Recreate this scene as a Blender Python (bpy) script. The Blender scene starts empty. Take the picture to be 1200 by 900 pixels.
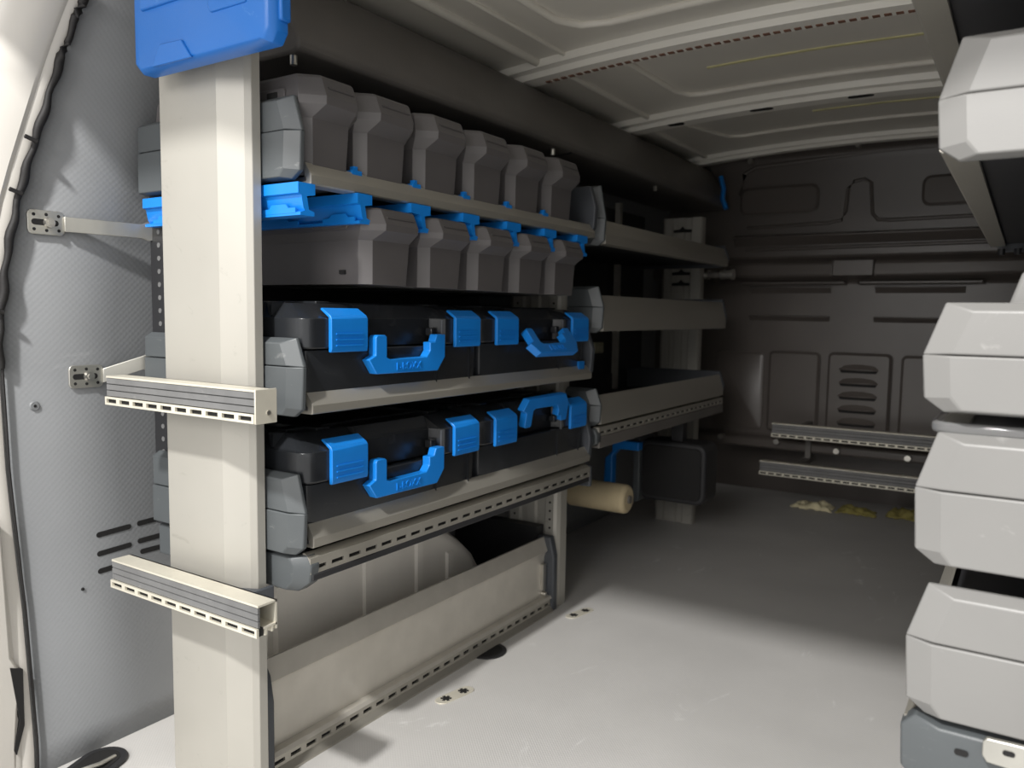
import bpy, bmesh, math, random
from mathutils import Matrix, Vector, noise
random.seed(7)
S = bpy.context.scene
COL = S.collection

# ------------------------------------------------------------------ camera
FPX, YAW, PITCH, ROLL = 927.42, 0.57672, -0.088654, 0.014776
CAM = Vector((0.0, 0.0, 0.80))
cd = bpy.data.cameras.new('camera'); cam = bpy.data.objects.new('camera', cd); COL.objects.link(cam)
cd.sensor_fit = 'HORIZONTAL'; cd.sensor_width = 36.0; cd.lens = FPX * 36.0 / 1200.0
cd.clip_start = 0.02
BASE = Matrix(((1, 0, 0), (0, 0, -1), (0, 1, 0)))
R3 = Matrix.Rotation(YAW, 3, 'Z') @ Matrix.Rotation(PITCH, 3, 'X') @ BASE @ Matrix.Rotation(ROLL, 3, 'Z')
cam.matrix_world = Matrix.Translation(CAM) @ R3.to_4x4()
cd.dof.use_dof = True; cd.dof.focus_distance = 1.22; cd.dof.aperture_fstop = 5.6
S.camera = cam

# ------------------------------------------------------------------ world and lamp
W = bpy.data.worlds.new('workshop'); S.world = W; W.use_nodes = True
bg = W.node_tree.nodes['Background']
bg.inputs[0].default_value = (1.0, 0.985, 0.96, 1); bg.inputs[1].default_value = 0.9
ld = bpy.data.lights.new('workshop_lamp', 'AREA'); ld.shape = 'DISK'; ld.size = 0.17; ld.energy = 112
ld.color = (1.0, 0.985, 0.96)
lamp = bpy.data.objects.new('workshop_lamp', ld); COL.objects.link(lamp)
lamp.location = (-0.52, -1.40, 3.0)
lamp.rotation_euler = (Vector((-0.6, 1.2, 0.3)) - Vector(lamp.location)).to_track_quat('-Z', 'Y').to_euler()
l2 = bpy.data.lights.new('workshop_fill', 'AREA'); l2.shape = 'RECTANGLE'; l2.size = 2.2; l2.size_y = 1.2; l2.energy = 70; l2.color = (1.0, 0.97, 0.94)  # soft fill light added behind the camera to brighten the bulkhead and shelves
fill_ob = bpy.data.objects.new('workshop_fill', l2); COL.objects.link(fill_ob); fill_ob.location = (-0.2, -3.6, 2.25)
fill_ob.rotation_euler = (Vector((-0.5, 2.5, 0.7)) - Vector(fill_ob.location)).to_track_quat('-Z', 'Y').to_euler()
S.view_settings.view_transform = 'Standard'; S.view_settings.look = 'None'
S.view_settings.exposure = 0.25; S.view_settings.gamma = 1.0; S.view_settings.use_curve_mapping = False

# ------------------------------------------------------------------ materials
def srgb(c):
    f = lambda v: v / 12.92 if v <= 0.04045 else ((v + 0.055) / 1.055) ** 2.4
    return tuple(f(v / 255.0) for v in c) + (1.0,)

def mat(name, c, rough=0.5, metal=0.0, var=0.08, vscale=8.0, bump=0.0, bscale=200.0, scuff=None, spec=0.5, stretch=(1, 1, 1), scuff_amt=0.5, scuff_scale=14.0):
    m = bpy.data.materials.new(name); m.use_nodes = True
    nt = m.node_tree; N = nt.nodes; L = nt.links
    b = N['Principled BSDF']
    b.inputs['Roughness'].default_value = rough; b.inputs['Metallic'].default_value = metal
    b.inputs['Specular IOR Level'].default_value = spec
    tc = N.new('ShaderNodeTexCoord'); mp = N.new('ShaderNodeMapping'); mp.inputs['Scale'].default_value = stretch
    L.new(tc.outputs['Object'], mp.inputs['Vector'])
    no = N.new('ShaderNodeTexNoise'); no.inputs['Scale'].default_value = vscale; no.inputs['Detail'].default_value = 6
    L.new(mp.outputs[0], no.inputs['Vector'])
    rp = N.new('ShaderNodeMapRange'); rp.inputs[3].default_value = 1 - var * 2; rp.inputs[4].default_value = 1 + var * 2
    rp.inputs[1].default_value = 0.2; rp.inputs[2].default_value = 0.8
    L.new(no.outputs[0], rp.inputs[0])
    mx = N.new('ShaderNodeMix'); mx.data_type = 'RGBA'; mx.blend_type = 'MULTIPLY'; mx.inputs[0].default_value = 1
    mx.inputs[6].default_value = c
    L.new(rp.outputs[0], mx.inputs[7]); out = mx.outputs[2]
    if scuff:
        n2 = N.new('ShaderNodeTexNoise'); n2.inputs['Scale'].default_value = scuff_scale; n2.inputs['Detail'].default_value = 9
        n2.inputs['Roughness'].default_value = 0.7; n2.inputs['Distortion'].default_value = 1.5
        mp2 = N.new('ShaderNodeMapping'); mp2.inputs['Scale'].default_value = (1, 0.35, 1.6); mp2.inputs['Rotation'].default_value = (0.3, 0.2, 0.5)
        L.new(tc.outputs['Object'], mp2.inputs[0]); L.new(mp2.outputs[0], n2.inputs['Vector'])
        r2 = N.new('ShaderNodeMapRange'); r2.inputs[1].default_value = 0.62; r2.inputs[2].default_value = 0.78; r2.inputs[4].default_value = scuff_amt
        L.new(n2.outputs[0], r2.inputs[0])
        m2 = N.new('ShaderNodeMix'); m2.data_type = 'RGBA'; m2.inputs[7].default_value = scuff
        L.new(r2.outputs[0], m2.inputs[0]); L.new(out, m2.inputs[6]); out = m2.outputs[2]
    L.new(out, b.inputs['Base Color'])
    if bump:
        nb = N.new('ShaderNodeTexNoise'); nb.inputs['Scale'].default_value = bscale; nb.inputs['Detail'].default_value = 3
        L.new(mp.outputs[0], nb.inputs['Vector'])
        bp = N.new('ShaderNodeBump'); bp.inputs['Strength'].default_value = bump; bp.inputs['Distance'].default_value = 0.002
        L.new(nb.outputs[0], bp.inputs['Height']); L.new(bp.outputs[0], b.inputs['Normal'])
    return m

def emboss(m, axes, pitch, strength, rot=45.0, dist=0.002):
    """regular raised dot pattern pressed into a sheet (fine relief)"""
    nt = m.node_tree; N = nt.nodes; L = nt.links; b = N['Principled BSDF']
    tc = N.new('ShaderNodeTexCoord'); sp = N.new('ShaderNodeSeparateXYZ'); cb = N.new('ShaderNodeCombineXYZ')
    L.new(tc.outputs['Object'], sp.inputs[0])
    L.new(sp.outputs[axes[0]], cb.inputs[0]); L.new(sp.outputs[axes[1]], cb.inputs[1])
    mp = N.new('ShaderNodeMapping'); mp.inputs['Rotation'].default_value = (0, 0, math.radians(rot))
    mp.inputs['Scale'].default_value = (1 / pitch[0], 1 / pitch[1], 1)
    L.new(cb.outputs[0], mp.inputs[0])
    v = N.new('ShaderNodeTexVoronoi'); v.voronoi_dimensions = '2D'; v.inputs['Scale'].default_value = 1; v.inputs['Randomness'].default_value = 0.0
    L.new(mp.outputs[0], v.inputs['Vector'])
    bp = N.new('ShaderNodeBump'); bp.inputs['Strength'].default_value = strength; bp.inputs['Distance'].default_value = dist; bp.invert = True
    L.new(v.outputs['Distance'], bp.inputs['Height'])
    L.new(bp.outputs[0], b.inputs['Normal'])

M = {}
M['alu'] = mat('anodised_aluminium', srgb((205, 200, 190)), 0.4, 0.35, 0.04, 20, 0.05, 300, stretch=(1, 1, 1), scuff=srgb((150, 148, 142)), scuff_amt=0.25)
M['post'] = mat('post_aluminium', srgb((174, 171, 163)), 0.45, 0.25, 0.025, 6, 0.03, 300, scuff=srgb((120, 114, 106)), scuff_amt=0.5, scuff_scale=16)
M['lip'] = mat('shelf_lip_aluminium', srgb((178, 174, 164)), 0.4, 0.6, 0.05, 14, 0.06, 250, stretch=(1, .12, 1))
M['rail'] = mat('rail_aluminium', srgb((216, 211, 196)), 0.45, 0.35, 0.04, 20)
M['railgrey'] = mat('rail_grey_insert', srgb((112, 112, 112)), 0.5, 0.1, 0.08, 30, scuff=srgb((190, 188, 182)), scuff_amt=0.35, scuff_scale=20)
M['cap'] = mat('grey_plastic_cap', srgb((82, 86, 88)), 0.42, 0.0, 0.04, 10, 0.06, 500, scuff=srgb((215, 215, 212)), scuff_amt=0.25, scuff_scale=16)
M['bin'] = mat('charcoal_bin_plastic', srgb((90, 87, 87)), 0.42, 0, 0.05, 10, 0.1, 700)
M['case'] = mat('black_case_plastic', srgb((36, 38, 41)), 0.24, 0, 0.10, 6, 0.12, 600, scuff=srgb((120, 120, 122)), scuff_amt=0.25)
M['dark'] = mat('dark_trim_plastic', srgb((108, 104, 100)), 0.5, 0, 0.08, 6, 0.15, 500)
M['darkgrey'] = mat('dark_grey_plastic', srgb((72, 75, 80)), 0.45, 0, 0.06, 8)
M['black'] = mat('black_plastic', srgb((40, 40, 42)), 0.5, 0, 0.1, 10)
M['rubber'] = mat('black_rubber', srgb((24, 22, 22)), 0.65, 0, 0.15, 30, 0.3, 120)
M['sheet'] = mat('tray_sheet', srgb((58, 58, 60)), 0.55, 0.2, 0.08, 8)
M['blue'] = mat('blue_plastic', srgb((24, 126, 214)), 0.32, 0, 0.05, 12)
M['bluecase'] = mat('blue_case_plastic', srgb((26, 106, 190)), 0.34, 0, 0.05, 6, 0.08, 500, scuff=srgb((120, 170, 220)), scuff_amt=0.3)
M['steel'] = mat('zinc_steel', srgb((196, 194, 186)), 0.35, 0.8, 0.08, 20, scuff=srgb((110, 108, 102)), scuff_amt=0.4, scuff_scale=30)
M['bolt'] = mat('bolt_steel', srgb((205, 202, 195)), 0.28, 0.9, 0.05, 30)
M['paint'] = mat('white_body_paint', srgb((198, 194, 187)), 0.3, 0, 0.03, 4)
M['bow'] = mat('roof_bow_paint', srgb((238, 234, 224)), 0.3, 0, 0.03, 4)
M['roof'] = mat('roof_paint', srgb((216, 211, 200)), 0.32, 0, 0.04, 3, 0.04, 60)
M['arch'] = mat('wheel_arch_liner', srgb((238, 233, 224)), 0.5, 0, 0.05, 5, scuff=srgb((235, 230, 222)), scuff_amt=0.5)
M['wall'] = mat('grey_honeycomb_panel', srgb((126, 128, 130)), 0.5, 0, 0.05, 3, scuff=srgb((190, 191, 190)), scuff_amt=0.35, scuff_scale=6)
emboss(M['wall'], ('Y', 'Z'), (0.0080, 0.0080), 0.20)
M['floor'] = mat('grey_floor_board', srgb((194, 192, 189)), 0.5, 0, 0.05, 3, scuff=srgb((236, 236, 234)), scuff_amt=0.75, scuff_scale=9)
emboss(M['floor'], ('X', 'Y'), (0.0045, 0.0045), 0.2, rot=45)
M['bulk'] = mat('bulkhead_plastic', srgb((92, 86, 82)), 0.3, 0, 0.06, 5, 0.1, 300)
M['hole'] = mat('dark_hole', srgb((22, 21, 21)), 0.8, 0, 0.05, 10)
M['ragcream'] = mat('cream_rag', srgb((216, 206, 170)), 0.9, 0, 0.12, 20, 0.5, 150)
M['ragolive'] = mat('olive_rag', srgb((150, 140, 80)), 0.9, 0, 0.15, 20, 0.5, 150)
M['paper'] = mat('cream_paper_roll', srgb((196, 180, 146)), 0.85, 0, 0.06, 12)
M['brown'] = mat('brown_adhesive', srgb((120, 84, 66)), 0.7, 0, 0.15, 40)
M['tape'] = mat('yellowed_tape', srgb((206, 200, 150)), 0.6, 0, 0.08, 30)
M['cream'] = mat('cream_plastic', srgb((226, 220, 190)), 0.4, 0, 0.04, 20)
g = mat('clear_plastic', (0.95, 0.95, 0.95, 1), 0.06, 0, 0.0, 5)
g.node_tree.nodes['Principled BSDF'].inputs['Transmission Weight'].default_value = 0.85
g.node_tree.nodes['Principled BSDF'].inputs['IOR'].default_value = 1.3
M['clear'] = g

# ------------------------------------------------------------------ mesh helpers
ORG = {}
class MB:
    def __init__(s): s.v = []; s.f = []
    def add(s, vs, fs):
        o = len(s.v); s.v += [tuple(v) for v in vs]; s.f += [tuple(i + o for i in f) for f in fs]; return s
    def box(s, x0, x1, y0, y1, z0, z1):
        if x0 > x1: x0, x1 = x1, x0
        vs = [(x, y, z) for x in (x0, x1) for y in (y0, y1) for z in (z0, z1)]
        return s.add(vs, [(0, 1, 3, 2), (4, 6, 7, 5), (0, 4, 5, 1), (2, 3, 7, 6), (0, 2, 6, 4), (1, 5, 7, 3)])
    def loft(s, rings, cap0=True, cap1=True, closed=True):
        n = len(rings[0]); vs = [p for r in rings for p in r]; fs = []
        for k in range(len(rings) - 1):
            for i in range(n if closed else n - 1):
                j = (i + 1) % n
                fs.append((k * n + i, k * n + j, (k + 1) * n + j, (k + 1) * n + i))
        if closed and cap0: fs.append(tuple(reversed(range(n))))
        if closed and cap1: fs.append(tuple(range((len(rings) - 1) * n, len(rings) * n)))
        return s.add(vs, fs)
    def prism(s, poly, axis, a, b):
        """extrude a 2-D polygon along axis from a to b; poly holds the two other coordinates in xyz order"""
        def P(q, t):
            return {'x': (t, q[0], q[1]), 'y': (q[0], t, q[1]), 'z': (q[0], q[1], t)}[axis]
        return s.loft([[P(q, a) for q in poly], [P(q, b) for q in poly]])
    def cyl(s, c, r, axis, a, b, n=16, r2=None):
        r2 = r if r2 is None else r2
        def ring(rr, t):
            o = []
            for i in range(n):
                u, w = rr * math.cos(2 * math.pi * i / n), rr * math.sin(2 * math.pi * i / n)
                o.append({'x': (t, c[0] + u, c[1] + w), 'y': (c[0] + u, t, c[1] + w), 'z': (c[0] + u, c[1] + w, t)}[axis])
            return o
        return s.loft([ring(r, a), ring(r2, b)])
    def tube(s, pts, r, n=8, flat=None):
        rings = []; pts = [Vector(p) for p in pts]
        for i, p in enumerate(pts):
            d = (pts[min(i + 1, len(pts) - 1)] - pts[max(i - 1, 0)]).normalized()
            up = Vector((0, 0, 1)) if abs(d.z) < 0.9 else Vector((1, 0, 0))
            a = d.cross(up).normalized(); b = a.cross(d).normalized()
            rr = r(i) if callable(r) else r
            rings.append([tuple(p + a * rr * math.cos(t) + b * rr * (flat or 1) * math.sin(t)) for t in [2 * math.pi * k / n for k in range(n)]])
        return s.loft(rings)
    def build(s, name, m, parent=None, origin=None, bevel=0.0, seg=2, smooth=35, fix=True):
        if parent is not None: o = ORG[parent.name]
        else: o = Vector(origin) if origin is not None else Vector((0, 0, 0))
        me = bpy.data.meshes.new(name)
        me.from_pydata([tuple(Vector(v) - o) for v in s.v], [], s.f)
        if fix:
            bm = bmesh.new(); bm.from_mesh(me); bmesh.ops.recalc_face_normals(bm, faces=bm.faces); bm.to_mesh(me); bm.free()
        me.materials.append(M[m])
        for p in me.polygons: p.use_smooth = True
        me.set_sharp_from_angle(angle=math.radians(smooth))
        ob = bpy.data.objects.new(name, me); COL.objects.link(ob)
        if parent is not None: ob.parent = parent
        else: ob.location = o
        ORG[ob.name] = o
        if bevel:
            bv = ob.modifiers.new('bevel', 'BEVEL'); bv.width = bevel; bv.segments = seg; bv.limit_method = 'ANGLE'; bv.angle_limit = math.radians(32)
            bv.harden_normals = False
        return ob

def tag(o, label, cat, group=None, kind=None):
    o['label'] = label; o['category'] = cat
    if group: o['group'] = group
    if kind: o['kind'] = kind
    return o
def struct(o, label=None, cat=None):
    o['kind'] = 'structure'
    if label: o['label'] = label
    if cat: o['category'] = cat
    return o
def root(name, loc, label, cat, group=None):
    e = bpy.data.objects.new(name, None); COL.objects.link(e); e.location = loc; e.empty_display_size = 0.05
    ORG[e.name] = Vector(loc); return tag(e, label, cat, group)
def plab(o, label): o['label'] = label; return o
def rrect(w, h, r, n=4):
    o = []
    for cx, cy, a0 in ((w / 2 - r, h / 2 - r, 0), (-w / 2 + r, h / 2 - r, 90), (-w / 2 + r, -h / 2 + r, 180), (w / 2 - r, -h / 2 + r, 270)):
        for k in range(n + 1):
            a = math.radians(a0 + 90 * k / n); o.append((cx + r * math.cos(a), cy + r * math.sin(a)))
    return o
def text_mesh(txt, size, depth):
    cu = bpy.data.curves.new('lettering', 'FONT'); cu.body = txt; cu.size = size; cu.extrude = depth; cu.align_x = 'CENTER'; cu.align_y = 'CENTER'
    to = bpy.data.objects.new('lettering_tmp', cu); COL.objects.link(to)
    dg = bpy.context.evaluated_depsgraph_get(); dg.update()
    me = bpy.data.meshes.new_from_object(to.evaluated_get(dg))
    vs = [tuple(v.co) for v in me.vertices]; fs = [tuple(p.vertices) for p in me.polygons]
    bpy.data.objects.remove(to); bpy.data.curves.remove(cu); bpy.data.meshes.remove(me)
    return vs, fs
def interp(tab, z):
    if z <= tab[0][0]: return tab[0][1]
    for (a, b), (c, d) in zip(tab, tab[1:]):
        if z <= c: return b + (d - b) * (z - a) / (c - a)
    return tab[-1][1]

# ================================================================== SETTING
ROOFZ = lambda x: 1.448 - 0.030 * ((x + 0.52) / 0.66) ** 2
# floor board
fl = struct(MB().box(-1.42, 0.42, 0.40, 3.80, -0.02, 0.0).build('floor', 'floor'), 'grey embossed cargo floor board, scuffed and half in shade', 'floor')

# left wall panel, its rear edge following the door seal
SEAL = [(0.0, .640), (.06, .642), (.297, .636), (.527, .622), (.745, .618), (.88, .634), (.96, .651), (1.084, .682), (1.21, .714), (1.30, .737), (1.46, .79)]
WX = [(0.0, -1.372), (.35, -1.386), (.7, -1.390), (1.0, -1.384), (1.2, -1.352), (1.33, -1.315), (1.46, -1.255)]
def wallx(z): return interp(WX, z)
mb = MB(); rows = []
zs = [i * 1.46 / 28 for i in range(29)]
for z in zs:
    y0 = interp(SEAL, z) + 0.002
    rows.append([(wallx(z), y0 + (3.62 - y0) * j / 16.0, z) for j in range(17)])
mb.loft(rows, closed=False)
wl = struct(mb.build('wall_left', 'wall', smooth=60), 'grey honeycomb-embossed side panel lining the van wall', 'wall')
sd = wl.modifiers.new('thick', 'SOLIDIFY'); sd.thickness = 0.012; sd.offset = 1 if wl.data.polygons[0].normal.x < 0 else -1
# vent slots in the side panel
for y0, y1, z, t in ((.764, .830, .392, .003), (.842, .905, .396, .002), (.764, .830, .357, .003), (.842, .905, .362, .002), (.764, .830, .325, .003), (.846, .905, .340, 0)):
    pts = []
    for (u, w) in rrect(y1 - y0, 0.0095, 0.0045): pts.append(((y0 + y1) / 2 + u, z + w + t * u / (y1 - y0)))
    MB().prism(pts, 'x', wallx(z) - 0.004, wallx(z) + 0.0012).build('vent_slot', 'hole', wl)
for y, z in ((.668, .634), (.823, 1.335), (.735, .30)):
    r = .0085 if z > .5 else .003
    mb = MB().cyl((y, z), r, 'x', wallx(z), wallx(z) + .0025, 20, r * .8)
    MB.build(mb, 'panel_rivet', 'wall' if z > .5 else 'hole', wl)
    if z > .5: MB().cyl((y, z), .0025, 'x', wallx(z) + .002, wallx(z) + .0032, 10).build('rivet_hole', 'hole', wl)

struct(MB().box(0.37, 0.40, 0.55, 3.62, 0, 1.46).build('wall_right', 'wall'), 'grey side panel behind the right-hand shelving', 'wall')

# roof
mb = MB(); rows = []
for j in range(17):
    y = 0.42 + (3.62 - .42) * j / 16
    rows.append([(x, y, ROOFZ(x) + .012) for x in [-1.40 + 1.82 * i / 24 for i in range(25)]])
mb.loft(rows, closed=False)
ce = struct(mb.build('ceiling', 'roof', smooth=60), 'pale painted van roof with pressed beads', 'ceiling')
struct(MB().box(-1.42, .42, 3.70, 3.74, -.02, .6).build('wall_back', 'bulk'), 'dark cab-side panel under the bulkhead', 'wall')
sd = ce.modifiers.new('thick', 'SOLIDIFY'); sd.thickness = 0.02; sd.offset = 1 if ce.data.polygons[0].normal.z > 0 else -1
def bead(pts, r=0.010, name='roof_bead', m='roof', parent=None):
    P = []
    for a, b in zip(pts, pts[1:]):
        n = max(2, int((Vector(b) - Vector(a)).length / 0.06))
        for k in range(n): P.append(tuple(Vector(a).lerp(Vector(b), k / n)))
    P.append(tuple(pts[-1]))
    Q = [(x, y, ROOFZ(x) + .010) for x, y in P]
    return MB().tube(Q, r, 8).build(name, m, parent or ce, smooth=60)
bead([(-.93, .5), (-.915, 1.56), (-.885, 1.62), (-.82, 1.645), (.30, 1.655)], .011)
bead([(-1.085, .5), (-1.085, 1.77)], .012)
bead([(-1.01, .5), (-1.005, 1.77)], .006)
bead([(-.905, 1.88), (-.90, 2.22), (-.88, 2.28), (-.84, 2.30), (.30, 2.32)], .010)
bead([(-1.07, 1.88), (-1.07, 2.42)], .010)
bead([(-1.02, 2.54), (-.95, 2.85), (-.90, 2.88), (.30, 2.88)], .008)
bead([(-1.12, 2.54), (-1.12, 3.12)], .010)
for x0, x1, y in ((-.755, .25, 2.085), (-.62, .25, 2.69)):
    mb = MB(); pr = []
    n = 16
    for i in range(n + 1):
        x = x0 + (x1 - x0) * i / n; z = ROOFZ(x) + .012
        pr.append([(x, y - .005, z), (x, y - .005, z - .003), (x, y + .005, z - .003), (x, y + .005, z)])
    mb.loft(pr); mb.build('sealant_strip', 'tape', ce)
def roof_bow(name, y0, y1, drop, label, dashes=False, holes=False):
    mb = MB(); pr = []; n = 30
    for i in range(n + 1):
        x = -1.30 + 1.62 * i / n; z = ROOFZ(x) + .012
        w = y1 - y0
        pr.append([(x, y0, z), (x, y0 + .006, z - drop * .55), (x, y0 + w * .28, z - drop * .6), (x, y0 + w * .36, z - drop), (x, y1 - w * .14, z - drop), (x, y1 - w * .10, z - drop * .8), (x, y1 - .004, z - drop * .55), (x, y1, z)])
    mb.loft(pr)
    o = tag(mb.build(name, 'bow', None, (-.5, (y0 + y1) / 2, 1.42), smooth=25), label, 'roof bow')
    if dashes:
        for i in range(58):
            x = -1.10 + i * 0.0225; z = ROOFZ(x) + .012 - drop; w = y1 - y0
            MB().box(x, x + .014, y1 - w * .32, y1 - w * .20, z - .0018, z + .003).build('adhesive_dash', 'brown', o)
    if holes:
        for x in (-1.0, -.72, -.44, -.16, .1):
            z = ROOFZ(x) + .012 - drop; ym = (y0 + y1) / 2
            pts = [(x + u, ym + w) for u, w in rrect(.07, .026, .012)]
            MB().prism(pts, 'z', z - .0012, z + .004).build('bow_hole', 'hole', o)
    return o
roof_bow('roof_bow', 1.755, 1.865, .030, 'white roof bow with a brown dashed adhesive line', dashes=True)
roof_bow('roof_bow', 2.415, 2.525, .030, 'white roof bow with dark oval holes, second from the bulkhead', holes=True)
roof_bow('roof_bow', 3.10, 3.17, .026, 'thin white roof bow right above the black bulkhead')
# rear lintel over the door opening
struct(MB().prism([(.40, 1.41), (.52, 1.41), (.54, 1.46), (.40, 1.52)], 'x', -1.42, .42).build('trim_2', 'paint', bevel=.006), 'painted lintel over the rear door opening', 'trim')

# dark header cover along the left roof edge
pf = [(-1.085, 1.238), (-1.068, 1.243), (-1.066, 1.262), (-1.128, 1.385), (-1.150, 1.402), (-1.32, 1.425), (-1.36, 1.25), (-1.25, 1.238)]
hd = struct(MB().prism(pf, 'y', .96, 3.24).build('trim_1', 'dark', None, (-1.2, 2, 1.24), bevel=.006), 'dark plastic header cover along the left roof edge', 'trim')
for y in (.972, 1.86, 2.55):
    MB().cyl((-1.092, y), .0065, 'z', 1.222, 1.240, 10).build('cover_bolt', 'bolt', hd)
MB().box(-1.13, -1.075, 1.93, 1.936, 1.236, 1.262).build('cover_clip', 'black', hd)
pf2 = [(-1.04 - x, z) for x, z in pf]
struct(MB().prism(pf2, 'y', 1.0, 3.24).build('trim_3', 'dark', None, (.16, 2, 1.24), bevel=.006), 'dark plastic header cover along the right roof edge', 'trim')

# ---- bulkhead
BY = 3.30; k_ = BY / 3.2
def bx(x): return x * k_
def bz(z): return .8 + (z - .8) * k_
mb = MB()
prof = [(BY - .05, 1.50), (BY - .05, 1.46), (BY - .012, 1.44), (BY, 1.40), (BY, 1.04), (BY - .045, 1.015), (BY - .05, .965), (BY, .94), (BY, .315), (BY - .03, .30), (BY - .03, .265), (BY + .05, .255), (BY + .42, .25), (BY + .42, 1.5)]
mb.prism(prof, 'x', -1.42, .42)
bk = struct(mb.build('wall_front', 'bulk', None, (-.5, BY, 0), bevel=.008), 'black moulded plastic bulkhead closing the cargo space', 'wall')
def pad(x0, x1, z0, z1, d, name='moulded_panel', r=.02, m='bulk', bev=.006, parent=bk):
    pts = [((x0 + x1) / 2 + u, (z0 + z1) / 2 + w) for u, w in rrect(x1 - x0, z1 - z0, r)]
    pin = [((x0 + x1) / 2 + u, (z0 + z1) / 2 + w) for u, w in rrect(x1 - x0 - .02, z1 - z0 - .02, max(r - .008, .004))]
    mb = MB().loft([[(a, BY + .002, b) for a, b in pts], [(a, BY - d * .6, b) for a, b in pts], [(a, BY - d, b) for a, b in pin]])
    return mb.build(name, m, parent, smooth=30)
CX = -.54
def both(f, x0, x1, *a, **k):
    f(x0, x1, *a, **k); f(2 * CX - x1, 2 * CX - x0, *a, **k)
both(pad, -1.03, -.72, 1.215, 1.325, .016, name='moulded_pad', r=.03)
both(pad, -.885, -.685, .335, .665, .020)
pd = pad(-.655, -.425, .335, .668, .026)
both(pad, -1.11, -.905, .335, .655, .012)
for i in range(5):
    z = .608 - i * .052
    mb = MB(); rings = []
    n = 10
    for j in range(n + 1):
        x = CX - .07 + .14 * j / n; e = math.sin(math.pi * j / n) ** .35 if 0 < j < n else .05
        rings.append([(x, BY - .025, z), (x, BY - .026 - .014 * e, z - .002), (x, BY - .026 - .013 * e, z - .007), (x, BY - .025, z + .018 * e)])
    mb.loft(rings); mb.build('louvre', 'bulk', bk, smooth=50)
    pts = [(CX + u, z - .010 + w) for u, w in rrect(.132, .015, .007)]
    MB().prism(pts, 'y', BY - .0275, BY - .02).build('louvre_slot', 'hole', bk)
def bline(pts, r, name='moulded_bead', m='bulk'):
    return MB().tube([(x, BY - y, z) for x, y, z in pts], r, 8).build(name, m, bk, smooth=60)
MB().prism([(BY + .001, 1.135), (BY - .03, 1.128), (BY - .032, 1.122), (BY + .001, 1.088)], 'x', -1.05, .0).build('moulded_ridge', 'bulk', bk, bevel=.003)
bline([(-1.00, .003, 1.075), (-.03, .003, 1.08)], .007)
bline([(-1.0, .0, 1.165), (-.68, .0, 1.172), (-.635, .0, 1.18), (-.622, .0, 1.21), (-.615, .0, 1.30), (-.595, .0, 1.325), (-.56, .0, 1.33), (-.535, .0, 1.315), (-.525, .0, 1.20), (-.505, .0, 1.175), (-.46, .0, 1.172), (-.03, .0, 1.175)], .007)
bline([(-1.03, .0, 1.30), (-1.02, 0, 1.385), (-.97, 0, 1.41), (-.5, .0, 1.43), (-.03, .0, 1.43)], .010)
for x0, x1 in ((-.975, -.66), (-.50, -.20), ):
    for zz, hh in ((.915, .018), (.80, .014)):
        MB().prism([(BY + .001, zz + .008), (BY - .018, zz + .006), (BY - .018, zz + .003), (BY + .001, zz - hh)], 'x', x0, x1).build('moulded_ledge', 'bulk', bk, bevel=.002)
for x0, x1 in ((-.95, -.66), (-.50, -.2)):
    pad(x0 - .06, x1 + .06, .93, .945, .04, name='moulded_step', r=.005)
pad(-.655, -.495, .955, 1.03, .06, name='moulded_tab', r=.012)
for x, z in ((-1.06, .30), (-.83, .30), (-.60, .285), (-.35, .285), (-.98, 1.425), (-.58, 1.452)):
    MB().cyl((x, z), .011, 'y', BY - .062, BY - .02, 14, .009).build('fixing_knob', 'bolt', bk)

# ---- left door pillar with rubber seal
dp = root('door_pillar', (-1.36, .55, 0), 'white painted rear door pillar with holes at the left edge', 'door pillar'); dp['kind'] = 'structure'
mb = MB(); rings = []
for z in [i * 1.46 / 30 for i in range(31)]:
    y = interp(SEAL, z); x = wallx(z)
    rings.append([(x - .02, y + .0, z), (x + .002, y - .004, z), (x + .004, y - .012, z), (x + .000, y - .022, z), (x + .003, y - .030, z), (x - .016, y - .085, z), (x - .08, y - .13, z), (x - .14, y - .13, z), (x - .14, y, z)])
mb.loft(rings); mb.build('pillar_skin', 'paint', dp, smooth=40)
def plane_px(pts, X):
    out = []
    for px, py in pts:
        d = R3 @ Vector(((px - 600) / FPX, -(py - 450) / FPX, -1)); t = X / d.x
        out.append((d.y * t, CAM.z + d.z * t))
    return out
gp = plane_px([(-60, -70), (92, -60), (70, 25), (43, 112), (25, 178), (10, 232), (2, 264), (-40, 300), (-70, 100)], -1.385)
MB().prism(gp, 'x', -1.40, -1.385).build('gusset_plate', 'paint', dp, bevel=.005)
for (px, py, r) in ((26, 68, .0042), (28, 102, .0022), (56, 0, .0065), (2, 216, .002)):
    (yy, zz), = plane_px([(px, py)], -1.384)
    MB().cyl((yy, zz), r, 'x', -1.387, -1.3843, 12).build('gusset_hole', 'hole', dp)
lp = plane_px([(-60, 590), (2, 615), (8, 690), (14, 770), (27, 790), (22, 830), (20, 870), (21, 930), (-60, 930)], -1.37)
MB().prism(lp, 'x', -1.39, -1.37).build('sill_plate', 'paint', dp, bevel=.005)
rp_ = plane_px([(12, 783), (27, 784), (29, 850), (20, 885), (17, 880), (24, 845), (18, 815)], -1.3685)
MB().prism(rp_, 'x', -1.376, -1.3685).build('latch_recess', 'hole', dp)
mb = MB(); pts = []
for i in range(60):
    z = 1.31 - i * (1.31 - .70) / 59
    pts.append((wallx(z) + .007, interp(SEAL, z) - .004 + .0018 * math.sin(i * 1.1), z))
mb.tube(pts, lambda i: .0062 + .0012 * math.sin(i * .7), 10); mb.build('rubber_seal', 'rubber', dp, smooth=60)
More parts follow.
